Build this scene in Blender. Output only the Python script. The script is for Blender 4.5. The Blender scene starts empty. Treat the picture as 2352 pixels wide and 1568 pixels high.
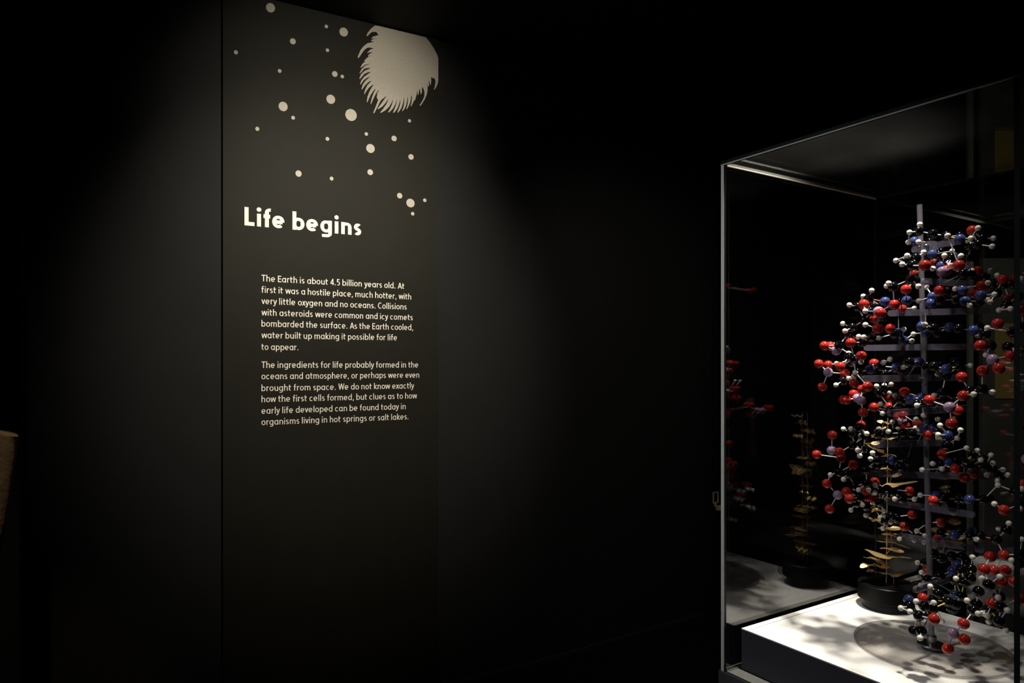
import bpy, bmesh, math, random
from mathutils import Vector, Matrix
from mathutils.geometry import tessellate_polygon
random.seed(11)
C = bpy.context.scene.collection
# ---------------------------------------------------------------- camera, world, lights
F, HZ, CX, EYE = 1610.0, 835.0, 1176.0, 1.5      # focal length in pixels, horizon row, centre column, eye height
cam = bpy.data.cameras.new('camera'); camo = bpy.data.objects.new('camera', cam); C.objects.link(camo)
cam.sensor_width = 36.0; cam.lens = F/2352*36.0; cam.shift_y = (HZ-784)/2352
cam.clip_start = .01
camo.location = (0, 0, EYE); camo.rotation_euler = (math.pi/2, 0, 0)
S = bpy.context.scene; S.camera = camo
S.view_settings.view_transform = 'Standard'; S.view_settings.look = 'None'
S.view_settings.exposure = 0.0; S.view_settings.gamma = 1.0; S.view_settings.use_curve_mapping = False
w = bpy.data.worlds.new('dark_room'); S.world = w; w.use_nodes = True
w.node_tree.nodes['Background'].inputs[0].default_value = (.5, .6, 1, 1)
w.node_tree.nodes['Background'].inputs[1].default_value = .0012

def spot(name, loc, aim, power, col, deg, blend, rad):
    l = bpy.data.lights.new(name, 'SPOT'); l.energy = power; l.color = col
    l.spot_size = math.radians(deg); l.spot_blend = blend; l.shadow_soft_size = rad
    o = bpy.data.objects.new(name, l); C.objects.link(o); o.location = loc
    d = Vector(aim)-Vector(loc); o.rotation_euler = d.to_track_quat('-Z', 'Y').to_euler()
    return o
spot('case_spotlight', (.88, 1.50, 2.93), (.65, 1.85, .83), 390, (1, .95, .86), 35, 1.0, .05)
spot('side_spotlight', (-1.3, .9, 2.9), (.60, 1.68, 1.35), 68, (.9, .92, 1), 38, 1.0, .03)
spot('panel_spotlight', (.15, 1.28, 2.93), (-.70, 2.98, 1.78), 262, (1, .93, .80), 55, 1.0, .05)
spot('panel_top_fill_light', (.0, 1.55, 2.93), (-.72, 2.98, 2.45), 92, (1, .93, .80), 54, 1.0, .05)  # added fill lamp, evens out the light on the upper panel
spot('door_fill_light', (.35, 1.9, 2.93), (1.0, 4.0, .9), 45, (1, .92, .82), 75, 1.0, .05)  # added fill lamp, unseen source, brings out the lock and floor line

# ---------------------------------------------------------------- helpers
def tag(o, label=None, cat=None, group=None, kind=None):
    if label: o['label'] = label
    if cat: o['category'] = cat
    if group: o['group'] = group
    if kind: o['kind'] = kind
    return o
def empty(name, mat=None, loc=None):
    o = bpy.data.objects.new(name, None); C.objects.link(o); o.empty_display_size = .05
    if mat is not None: o.matrix_world = mat
    if loc is not None: o.location = loc
    return o
def mobj(name, me, mat=None, parent=None, mw=None):
    o = bpy.data.objects.new(name, me); C.objects.link(o)
    if mat is not None and not len(me.materials):
        for m in (mat if isinstance(mat, (list, tuple)) else [mat]): me.materials.append(m)
    if parent: o.parent = parent
    if mw is not None: o.matrix_local = mw
    return o
def bobj(name, bm, mat, parent=None, mw=None, smooth=False):
    me = bpy.data.meshes.new(name); bm.normal_update()
    for f in bm.faces: f.smooth = smooth
    bm.to_mesh(me); bm.free()
    return mobj(name, me, mat, parent, mw)
def box(bm, x0, x1, y0, y1, z0, z1, bevel=0, mi=0):
    r = bmesh.ops.create_cube(bm, size=1)
    vs = r['verts']
    for v in vs:
        v.co = Vector((x0+(v.co.x+.5)*(x1-x0), y0+(v.co.y+.5)*(y1-y0), z0+(v.co.z+.5)*(z1-z0)))
    fs = {f for v in vs for f in v.link_faces}
    for f in fs: f.material_index = mi
    if bevel:
        es = {e for v in vs for e in v.link_edges}
        bmesh.ops.bevel(bm, geom=list(es), offset=bevel, segments=2, affect='EDGES')
def cyl(bm, p0, p1, r, seg=24, r2=None, caps=True):
    p0, p1 = Vector(p0), Vector(p1); d = p1-p0
    m = Matrix.Translation((p0+p1)/2) @ d.to_track_quat('Z', 'Y').to_matrix().to_4x4()
    bmesh.ops.create_cone(bm, cap_ends=caps, segments=seg, radius1=r, radius2=r if r2 is None else r2, depth=d.length, matrix=m)
def lathe(prof, seg=64):
    bm = bmesh.new(); rings = []
    for r, z in prof:
        rings.append([bm.verts.new((r*math.cos(2*math.pi*k/seg), r*math.sin(2*math.pi*k/seg), z)) for k in range(seg)])
    for a, b in zip(rings, rings[1:]):
        for k in range(seg): bm.faces.new((a[k], a[(k+1) % seg], b[(k+1) % seg], b[k]))
    bm.faces.new(rings[0][::-1]); bm.faces.new(rings[-1])
    bmesh.ops.recalc_face_normals(bm, faces=bm.faces)
    return bm
def at(px, py, Y): return Vector(((px-CX)/F*Y, Y, EYE+(HZ-py)/F*Y))

# ---------------------------------------------------------------- materials
def mat(name, col, rough=.5, metal=0, noise=0, nscale=40, bump=0, bscale=200, spec=.5, coat=0, ncol=None):
    m = bpy.data.materials.new(name); m.use_nodes = True; nt = m.node_tree; b = nt.nodes['Principled BSDF']
    b.inputs['Base Color'].default_value = (*col, 1); b.inputs['Roughness'].default_value = rough
    b.inputs['Metallic'].default_value = metal; b.inputs['Specular IOR Level'].default_value = spec
    b.inputs['Coat Weight'].default_value = coat
    tc = nt.nodes.new('ShaderNodeTexCoord')
    if noise:
        n = nt.nodes.new('ShaderNodeTexNoise'); n.inputs['Scale'].default_value = nscale; n.inputs['Detail'].default_value = 6
        nt.links.new(tc.outputs['Object'], n.inputs['Vector'])
        r = nt.nodes.new('ShaderNodeMix'); r.data_type = 'RGBA'
        r.inputs[6].default_value = (*[c*(1-noise) for c in col], 1)
        r.inputs[7].default_value = (*(ncol or [min(1, c*(1+noise)) for c in col]), 1)
        nt.links.new(n.outputs['Fac'], r.inputs[0]); nt.links.new(r.outputs[2], b.inputs['Base Color'])
    if bump:
        n = nt.nodes.new('ShaderNodeTexNoise'); n.inputs['Scale'].default_value = bscale; n.inputs['Detail'].default_value = 3
        nt.links.new(tc.outputs['Object'], n.inputs['Vector'])
        bp = nt.nodes.new('ShaderNodeBump'); bp.inputs['Strength'].default_value = bump; bp.inputs['Distance'].default_value = .002
        nt.links.new(n.outputs['Fac'], bp.inputs['Height']); nt.links.new(bp.outputs[0], b.inputs['Normal'])
    return m
def glass(name, tint=(1, 1, 1), ior=1.5, dust=0, dust_col=(.8, .8, .75), dust_noise=False):
    """clear sheet: what is not reflected goes straight through, so lamps above the case light what is in it"""
    m = bpy.data.materials.new(name); m.use_nodes = True; nt = m.node_tree; nt.nodes.clear()
    N = nt.nodes.new; L = nt.links.new
    out = N('ShaderNodeOutputMaterial'); mx = N('ShaderNodeMixShader')
    tr = N('ShaderNodeBsdfTransparent'); tr.inputs[0].default_value = (*tint, 1)
    gl = N('ShaderNodeBsdfGlossy'); gl.inputs['Roughness'].default_value = 0.0; gl.inputs[0].default_value = (1, 1, 1, 1)
    ge = N('ShaderNodeNewGeometry'); mr = N('ShaderNodeMapRange')
    mr.inputs['To Min'].default_value = ior; mr.inputs['To Max'].default_value = 1/ior
    fr = N('ShaderNodeFresnel'); L(ge.outputs['Backfacing'], mr.inputs['Value']); L(mr.outputs[0], fr.inputs['IOR'])
    L(fr.outputs[0], mx.inputs[0]); L(tr.outputs[0], mx.inputs[1]); L(gl.outputs[0], mx.inputs[2])
    last = mx
    if dust:
        df = N('ShaderNodeBsdfDiffuse'); df.inputs[0].default_value = (*dust_col, 1)
        tl = N('ShaderNodeBsdfTranslucent'); tl.inputs[0].default_value = (*dust_col, 1)
        ad = N('ShaderNodeMixShader'); ad.inputs[0].default_value = .5; L(df.outputs[0], ad.inputs[1]); L(tl.outputs[0], ad.inputs[2])
        m2 = N('ShaderNodeMixShader'); m2.inputs[0].default_value = dust
        if dust_noise:
            n = N('ShaderNodeTexNoise'); n.inputs['Scale'].default_value = 5; n.inputs['Detail'].default_value = 5
            tc = N('ShaderNodeTexCoord'); L(tc.outputs['Object'], n.inputs['Vector'])
            q = N('ShaderNodeMapRange'); q.inputs['From Min'].default_value = .3; q.inputs['From Max'].default_value = .8
            q.inputs['To Min'].default_value = dust*.5; q.inputs['To Max'].default_value = dust*1.5
            L(n.outputs['Fac'], q.inputs['Value']); L(q.outputs[0], m2.inputs[0])
        L(mx.outputs[0], m2.inputs[1]); L(ad.outputs[0], m2.inputs[2]); last = m2
    L(last.outputs[0], out.inputs[0])
    return m
M = {}
M['wall'] = mat('slate_wall_paint', (.0142, .0144, .0138), .8, noise=.12, nscale=6, bump=.25, bscale=350, spec=.15)
M['darkwall'] = mat('black_wall_paint', (.020, .0205, .021), .85, bump=.2, bscale=300, spec=.12)
M['black'] = mat('matt_black', (.006, .006, .007), .7, noise=.3, nscale=20, spec=.2)
M['floor'] = mat('dark_floor', (.004, .0045, .007), .6, noise=.4, nscale=3, bump=.1, spec=.15)
M['trim'] = mat('baseboard_grey', (.02, .02, .024), .5)
M['panel'] = mat('panel_brown_black', (.0132, .0122, .0084), .65, noise=.15, nscale=8, bump=.3, bscale=500, spec=.12)
M['paneledge'] = mat('panel_edge', (.006, .006, .005), .8)
M['print'] = mat('cream_print', (.80, .735, .63), .8, noise=.04, nscale=300, spec=.1)
M['title'] = mat('title_print', (.76, .70, .60), .8, noise=.04, nscale=300, spec=.1)
M['dust'] = mat('grey_cream_print', (.40, .365, .30), .85, noise=.12, nscale=90, spec=.1)
M['glass'] = glass('clear_glass')
M['glasstop'] = glass('clear_glass_dusty', dust=.0022, dust_noise=True)
M['edge'] = mat('lit_polished_glass_edge', (.85, .85, .76), .4, noise=.15, nscale=60)  # pale base colour stands in for light the pane carries to its edge
M['edgedark'] = mat('green_glass_edge', (.008, .014, .011), .55, noise=.5, nscale=25, spec=.15)
M['bead'] = mat('silicone_bead', (.88, .84, .70), .4, noise=.15, nscale=40)
M['block'] = mat('plinth_grey_paint', (.055, .055, .064), .75, noise=.06, nscale=30, bump=.2, bscale=400, spec=.2)
M['white'] = mat('white_board', (.86, .83, .77), .55, noise=.02, nscale=12, spec=.2)
M['frame'] = mat('case_channel_metal', (.09, .09, .082), .5, noise=.2, nscale=50)
M['steel'] = mat('brushed_steel', (.30, .30, .30), .3, 1, noise=.15, nscale=90)
M['brass'] = mat('brass', (.62, .50, .28), .4, .35, noise=.2, nscale=80)
M['gold'] = mat('gold_leaf_metal', (.78, .55, .24), .38, .75, noise=.25, nscale=60, bump=.2, bscale=90)
M['drum'] = mat('black_drum', (.004, .004, .004), .4, noise=.2, nscale=40, spec=.15)
BALL = {'C': ('carbon_ball', .0115, mat('black_plastic', (.0025, .0025, .003), .09, spec=.5, noise=.3, nscale=30)),
        'O': ('oxygen_ball', .0115, mat('red_plastic', (.37, .023, .015), .13, spec=.45, noise=.08, nscale=60)),
        'N': ('nitrogen_ball', .0115, mat('blue_plastic', (.036, .050, .15), .14, spec=.45, noise=.08, nscale=60)),
        'P': ('phosphorus_ball', .0115, mat('mauve_plastic', (.34, .22, .32), .2, spec=.45, noise=.06, nscale=60)),
        'H': ('hydrogen_ball', .0061, mat('ivory_plastic', (.78, .74, .62), .35, spec=.4, noise=.04, nscale=60))}
M['rod'] = mat('pale_plastic_rod', (.62, .58, .58), .3)
M['rodyellow'] = mat('yellow_plastic_rod', (.72, .62, .06), .3)
M['rodorange'] = mat('orange_plastic_rod', (.80, .17, .07), .3)
M['rodblue'] = mat('lilac_plastic_rod', (.20, .18, .36), .3)
def frost(name, col, a):
    m = bpy.data.materials.new(name); m.use_nodes = True; nt = m.node_tree; nt.nodes.clear(); N = nt.nodes.new; L = nt.links.new
    out = N('ShaderNodeOutputMaterial'); mx = N('ShaderNodeMixShader'); mx.inputs[0].default_value = a
    tr = N('ShaderNodeBsdfTransparent'); p = N('ShaderNodeBsdfPrincipled'); p.inputs['Roughness'].default_value = .3
    n = N('ShaderNodeTexNoise'); n.inputs['Scale'].default_value = 45; tc = N('ShaderNodeTexCoord'); L(tc.outputs['Object'], n.inputs['Vector'])
    r = N('ShaderNodeMix'); r.data_type = 'RGBA'; r.inputs[6].default_value = (*[c*.8 for c in col], 1); r.inputs[7].default_value = (*[c*1.2 for c in col], 1)
    L(n.outputs['Fac'], r.inputs[0]); L(r.outputs[2], p.inputs['Base Color'])
    L(tr.outputs[0], mx.inputs[1]); L(p.outputs[0], mx.inputs[2]); L(mx.outputs[0], out.inputs[0]); return m
M['acrylic'] = frost('frosted_acrylic', (.19, .175, .23), .40)
M['mast'] = frost('acrylic_rod', (.26, .25, .28), .5)
M['discedge'] = frost('acrylic_disc_edge', (.16, .15, .14), .6)
M['disc'] = glass('acrylic_disc', (.97, .96, .95), 1.49, dust=.03, dust_col=(.4, .38, .35))

# ---------------------------------------------------------------- room
ROOM_H = 2.995
def wall_frame(p, d):            # x along the wall, y out into the wall (away from the room), z up
    d = Vector((d[0], d[1], 0)).normalized(); n = Vector((-d.y, d.x, 0))
    return Matrix(((d.x, n.x, 0, p[0]), (d.y, n.y, 0, p[1]), (0, 0, 1, p[2] if len(p) > 2 else 0), (0, 0, 0, 1)))
def slab(name, mw, x0, x1, y0, y1, z0, z1, m, parent=None, bevel=0, smooth=False):
    bm = bmesh.new(); box(bm, x0, x1, y0, y1, z0, z1, bevel)
    return bobj(name, bm, m, parent, mw, smooth)
K0 = Vector(((1230-CX)/F*3.48, 3.48, 0))                       # the kink in the wall
DL = Vector(((4100-CX)/F, 1, 0)).normalized(); DR = Vector(((3590-CX)/F, 1, 0)).normalized()
WL = wall_frame(K0, DL); WR = wall_frame(K0, DR)
o = slab('floor', None, -5, 9, -3, 9, -.06, 0, M['floor']); tag(o, 'dark floor below the wall and the case', kind='structure')
o = slab('ceiling', None, -5, 9, -3, 9, ROOM_H, ROOM_H+.08, M['black']); tag(o, 'black ceiling above the text panel', kind='structure')
o = slab('wall_left', WL, -4.6, 0, .02, .12, 0, ROOM_H, M['wall']); tag(o, 'dark slate wall carrying the text panel', kind='structure')
o = slab('wall_right', WR, 0, 4.6, .02, .12, 0, ROOM_H, M['wall']); tag(o, 'nearly black wall between text panel and glass case', kind='structure')
def along(p, d, px):             # distance along the wall line where the column px falls
    t = (px-CX)/F
    return (t*p.y-p.x)/(d.x-t*d.y)
t_door = along(K0, DR, 1619)
o = slab('baseboard_left', WL, -4.6, 0, .004, .02, 0, .016, M['trim']); tag(o, 'thin grey strip at the foot of the slate wall', kind='structure')
o = slab('baseboard_right', WR, 0, t_door-.002, .004, .02, 0, .016, M['trim']); tag(o, 'thin grey strip at the foot of the black wall', kind='structure')
door = slab('door_1', WR, t_door, t_door+.95, -.045, .02, 0, 2.3, M['black'], bevel=.002)
tag(door, 'black door with a brass lock left of the glass case', kind='structure')
def on_plane(px, py, p, d):      # the wall line p + t d seen in column px, at row py -> (t, z)
    t = along(p, d, px); Y = p.y+t*d.y
    return t, EYE+(HZ-py)/F*Y
DP = K0 - Vector((-DR.y, DR.x, 0))*.045
ta, za = on_plane(1637, 1130, DP, DR); tb, zb = on_plane(1649, 1154, DP, DR)
bm = bmesh.new(); y0 = -.045
box(bm, ta, tb, y0-.006, y0, za-.006, za); box(bm, ta, tb, y0-.006, y0, zb, zb+.007)
box(bm, ta, ta+.006, y0-.006, y0, zb+.007, za-.006); box(bm, tb-.006, tb, y0-.006, y0, zb+.007, za-.006)
pl = bobj('lock_plate', bm, M['brass'], door); tag(pl, 'brass lock surround on black door')
bm = bmesh.new(); tm = (ta+tb)/2; zm = (za+zb)/2
cyl(bm, (tm, y0, zm+.008), (tm, y0-.009, zm+.008), .008, 16); box(bm, tm-.004, tm+.004, y0-.007, y0, zm-.016, zm+.006)
bobj('keyhole', bm, M['steel'], pl)
tc_, zc_ = on_plane(1643, 1161, DP, DR); td_, zd_ = on_plane(1656, 1167, DP, DR)
bm = bmesh.new(); box(bm, tc_, td_, y0-.035, y0, zd_-.004, zc_, .002); box(bm, tc_-.012, tc_, y0-.012, y0, zc_-.006, zb+.002, .002)
ha = bobj('door_handle', bm, M['brass'], door); tag(ha, 'small brass lever below the lock')
# background right of the case
BP = Vector((0, 4.1, 0)); 
o = slab('wall_back', None, 2.2, 6.5, 4.2, 4.3, 0, ROOM_H, M['black']); tag(o, 'black partition far behind the glass case', kind='structure')

# ---------------------------------------------------------------- text panel
PT = 'tall dark brown-black panel headed Life begins on the slate wall'
P0 = K0; tR = along(P0, DL, 1007); tL = along(P0, DL, 512)
def pp(px, py):
    t, z = on_plane(px, py, P0, DL); return t, z
panel = empty('text_panel', WL @ Matrix.Translation(((tL+tR)/2, 0, 0)))
tag(panel, PT, 'wall panel')
offx = (tL+tR)/2
bm = bmesh.new(); box(bm, tL-offx, tR-offx, 0, .018, .02, ROOM_H-.003)
for f in bm.faces: f.material_index = 0 if f.normal.y < -.5 else 1
bd = bobj('board', bm, [M['panel'], M['paneledge']], panel)
def flat(name, pts, m, label=None):
    tris = tessellate_polygon([[Vector((x, z, 0)) for x, z in pts]])
    bm = bmesh.new(); vs = [bm.verts.new((x-offx, -.0006, z)) for x, z in pts]
    for t in tris:
        try: f = bm.faces.new([vs[i] for i in t])
        except ValueError: continue
    bm.normal_update()
    for f in bm.faces:
        if f.normal.y > 0: f.normal_flip()
    o = bobj(name, bm, m, panel)
    if label: tag(o, label)
    return o
# lettering drawn as strokes: cap height 1, x-height .70
XH = .70
def arc(cx, cy, rx, ry, a0, a1, n=20, e=1.0):
    o = []
    for k in range(n+1):
        a = math.radians(a0+(a1-a0)*k/n); c, s_ = math.cos(a), math.sin(a)
        o.append((cx+rx*math.copysign(abs(c)**e, c), cy+ry*math.copysign(abs(s_)**e, s_)))
    return o
def glyph(ch, w):
    h = w/2; B = .85; E_ = .90
    bo = max(0, w-.128); W = .58+bo*.8; cx = W/2; rx = W/2-h; ry = XH/2-h+.01; cy = XH/2
    if ch == 'o': return [arc(cx, cy, rx, ry, 0, 360, 36, E_)], W, 0, 0
    if ch == 'c': return [arc(cx, cy, rx, ry, 52, 308, 26, E_)], W*.86, 0, 1
    if ch == 'e': return [arc(cx, cy, rx, ry, -2, 312, 32, E_), [(h, cy-.01), (W-h, cy-.01)]], W, 0, 1
    if ch in 'adgqbp':
        sx = W-h if ch in 'adgq' else h
        st = arc(cx, cy, rx, ry, 0, 360, 36, E_)
        L = [st]
        if ch == 'a': L.append([(sx, 0), (sx, XH)])
        if ch == 'd': L.append([(sx, 0), (sx, 1.03)])
        if ch == 'b': L.append([(sx, 0), (sx, 1.03)])
        if ch == 'p': L.append([(sx, -.28), (sx, XH)])
        if ch == 'g':
            L.append([(sx, XH), (sx, -.03)]+arc(sx-.19, -.04, .19, .24-h, 0, -78, 12)+[(.09, -.285+h)])
        return L, W, (0 if ch in 'adg' else 1), (1 if ch in 'adg' else 0)
    W = .53+bo*.8
    if ch in 'nhm':
        t = XH if ch != 'h' else 1.03; L = [[(h, 0), (h, t)]]
        r = (W-w)/2
        a1 = arc(h+r, XH-h-.20, r, .205, 180, 0, 16, .8)
        if ch == 'm':
            r = .37*.5; a1 = arc(h+r, XH-h-.20, r, .205, 180, 0, 16, .8); L.append(a1+[(h+2*r, 0)])
            L.append(arc(h+3*r, XH-h-.20, r, .205, 180, 0, 16, .8)+[(h+4*r, 0)]); return L, w+4*r, 1, 1
        L.append(a1+[(W-h, 0)]); return L, W, 1, 1
    if ch == 'u':
        r = (W-w)/2
        return [[(h, XH)]+arc(h+r, h+.20, r, .205, 180, 360, 16, .8), [(W-h, XH), (W-h, 0)]], W, 1, 1
    if ch == 'r': return [[(h, 0), (h, XH)], arc(h+.22, XH-h-.22, .22, .225, 180, 78, 12, .9)], .34, 1, 0
    if ch == 'i': return [[(h, 0), (h, XH)], ('dot', h, .93, h*1.18)], w, 1, 1
    if ch == 'l': return [[(h, 0), (h, 1.03)]], w, 1, 1
    if ch == 't': return [[(.06+h, .93), (.06+h, .2)]+arc(.06+h+.15, .165+h*.2, .15, .165-h*.8, 180, 285, 10), [(0, XH-h), (.36, XH-h)]], .37, 0, 0
    if ch == 'f': return [[(.07+h, 0), (.07+h, .82)]+arc(.07+h+.17, .83, .17, .20-h*.7, 180, 80, 12), [(0, XH-h), (.34, XH-h)]], .35, 0, 0
    if ch == 's':
        W = .44; q = (XH-w)/4+.004; r = W/2-h
        return [arc(W/2+.01, XH-h-q+.008, r, q, 40, 180, 14, .9)[:-1]+[(h+.005, XH-h-q-.02), (W*.36, XH/2+.03), (W*.64, XH/2-.03), (W-h-.005, h+q+.02)]+arc(W/2-.01, h+q-.008, r, q, 0, -140, 14, .9)[1:]], W, 0, 0
    if ch == 'v': return [[(h*.8, XH), (.25, 0+h*.3)], [(.25, h*.3), (.5-h*.8, XH)]], .5, -1, -1
    if ch == 'y': return [[(h*.8, XH), (.26, .02)], [(.52-h*.8, XH), (.26, .0), (.19, -.16), (.10, -.285+h), (0, -.285+h)]], .52, -1, -1
    if ch == 'w': return [[(h*.8, XH), (.20, h*.3)], [(.20, h*.3), (.40, XH)], [(.40, XH), (.60, h*.3)], [(.60, h*.3), (.80-h*.8, XH)]], .80, -1, -1
    if ch == 'x': return [[(h, XH), (.48-h*.6, 0)], [(.48-h, XH), (h*.6, 0)]], .48, -1, -1
    if ch == 'k': return [[(h, 0), (h, 1.03)], [(w*.8, XH*.46), (.46-h*.5, XH)], [(w*.9, XH*.50), (.50-h*.5, 0)]], .50, 1, -1
    if ch == 'T': return [[(.30, 0), (.30, 1)], [(0, 1-h), (.60, 1-h)]], .60, -1, -1
    if ch == 'L': return [[(h, 0), (h, 1)], [(h, h), (.50, h)]], .50, 1, 0
    if ch == 'E': return [[(h, 0), (h, 1)], [(h, h), (.50, h)], [(h, 1-h), (.49, 1-h)], [(h, .52), (.46, .52)]], .50, 1, 0
    if ch == 'A': return [[(h*.6, 0), (.34, 1-h*.4)], [(.34, 1-h*.4), (.68-h*.6, 0)], [(.15, .30), (.53, .30)]], .68, -1, -1
    if ch == 'C': return [arc(.36, .5, .36-h, .5-h+.01, 50, 310, 30, .93)], .62, 0, 0
    if ch == 'W': return [[(h*.8, 1), (.25, h*.4)], [(.25, h*.4), (.47, 1)], [(.47, 1), (.69, h*.4)], [(.69, h*.4), (.94-h*.8, 1)]], .94, -1, -1
    if ch == '4': return [[(.40, 0), (.40, 1)], [(.40, 1), (.03, .28)], [(.02, .26), (.56, .26)]], .56, 0, 0
    if ch == '5': return [[(.46, 1-h), (.14, 1-h)], [(.12, 1), (.10, .52)], [(.10, .55)]+arc(.22, .32, .29-h, .32-h+.01, 80, -115, 18, .9)], .52, 0, 0
    if ch == '.': return [('dot', h*1.1, h*1.1, h*1.25)], w*1.2, 1, 1
    if ch == ',': return [[(h*1.5, w), (h*.6, -.14)]], w*1.2, 1, 1
    return [], .2, 0, 0
def lettering(txt, w, track=0):
    """flat mesh of the words in unit cap height -> (verts, faces, width)"""
    V, Fc = [], []; dz = 0; x = 0; prev = None; q_ = 1-max(0, w-.128)*.8; SB = {1: .085*q_, 0: .05*q_, -1: .01}
    for ch in txt:
        if ch == ' ': x += .34; prev = None; continue
        L, wd, lb, rb = glyph(ch, w)
        x += (SB[lb] if prev is not None else 0)+track
        for st in L:
            dz = (dz+.00006) % .0005
            if st[0] == 'dot':
                i0 = len(V); n = 18
                for k in range(n): V.append((x+st[1]+st[3]*math.cos(math.tau*k/n), st[2]+st[3]*math.sin(math.tau*k/n), dz))
                Fc.append(list(range(i0, i0+n))); continue
            pts = [Vector(p) for p in st]; pts = [p for k, p in enumerate(pts) if k == 0 or (p-pts[k-1]).length > 1e-4]
            n = len(pts); i0 = len(V); closed = (pts[0]-pts[-1]).length < 1e-3
            for k in range(n):
                a = pts[k-1] if k > 0 else (pts[-2] if closed else pts[0]); c = pts[k+1] if k < n-1 else (pts[1] if closed else pts[-1])
                d = (c-a).normalized(); nn = Vector((-d.y, d.x))
                hw = w/2
                if k not in (0, n-1) or closed:
                    d1 = (pts[k]-a).normalized(); hw = min(w, hw/max(.6, abs(d1.dot(d))))
                # humanist contrast: near-horizontal runs are a little thinner
                if n > 6: hw *= 1-.16*abs(d.x)
                for sg in (1, -1): q = pts[k]+nn*hw*sg; V.append((x+q.x, q.y, dz))
            for k in range(n-1): Fc.append([i0+2*k, i0+2*k+1, i0+2*k+3, i0+2*k+2])
        x += wd+SB[rb]; prev = ch
    xs = [v[0] for v in V]
    return V, Fc, min(xs), max(xs)
def line(txt, pxl, pxr, ybl, ybr, caph, m, w):
    V, Fc, x0, x1 = lettering(txt, w)
    t0, z0 = pp(pxl, ybl); t1, z1 = pp(pxr, ybr); z = (z0+z1)/2
    Yl = P0.y+t0*DL.y; sy = caph/F*Yl; sx = (t1-t0)/(x1-x0)
    me = bpy.data.meshes.new('lettering')
    me.from_pydata([(t0-offx+(v[0]-x0)*sx, -.0004-v[2], z+v[1]*sy) for v in V], [], Fc); me.materials.append(m); me.update()
    return mobj('lettering', me, None, panel)
s = 4.3556
tl = line('Life begins', 500+268/s, 500+1435/s, 450+300/s, 450+390/s, 184/s, M['title'], .205)
tag(tl, 'large bold cream heading Life begins')
for txt, xr, b0, b1, oy in [
    ('The Earth is about 4.5 billion years old. At', 1866, 860, 922, 450), ('first it was a hostile place, much hotter, with', 1935, 975, 1028, 450),
    ('very little oxygen and no oceans. Collisions', 1890, 1085, 1131, 450), ('with asteroids were common and icy comets', 1951, 1200, 1237, 450),
    ('bombarded the surface. As the Earth cooled,', 1955, 1310, 1338, 450), ('water built up making it possible for life', 1793, 1425, 1440, 450),
    ('to appear.', 806, 1540, 1541, 450), ('The ingredients for life probably formed in the', 2005, 240, 233, 790),
    ('oceans and atmosphere, or perhaps were even', 2016, 355, 333, 790), ('brought from space. We do not know exactly', 1965, 470, 443, 790),
    ('how the first cells formed, but clues as to how', 1994, 585, 540, 790), ('early life developed can be found today in', 1880, 698, 650, 790),
    ('organisms living in hot springs or salt lakes.', 1908, 812, 750, 790)]:
    line(txt, 500+438/s, 500+xr/s, oy+b0/s, oy+b1/s, 65/s, M['print'], .128)
for u, v, r in [(443,56,34),(194,377,15),(604,298,22),(845,191,13),(970,231,32),(853,362,13),(509,511,14),(906,533,21),(960,551,13),(877,715,33),(534,767,34),(606,848,14),(1023,828,43),(348,928,15),(853,1000,14),(1133,965,13),(1333,997,20),(1163,1069,32),(1444,870,12),(1455,1130,20),(1161,1240,21),(645,1250,23),(883,1286,14),(1373,1409,20),(1451,1462,31),(1554,1442,13),(1467,1539,13)]:
    px, py, r = 480+u/3.136, v/3.136, r/3.136
    flat('printed_dot', [pp(px+r*.96*math.cos(a), py+r*math.sin(a)+.12*r*math.cos(a)) for a in [k*math.tau/28 for k in range(28)]], M['dust'])
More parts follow.
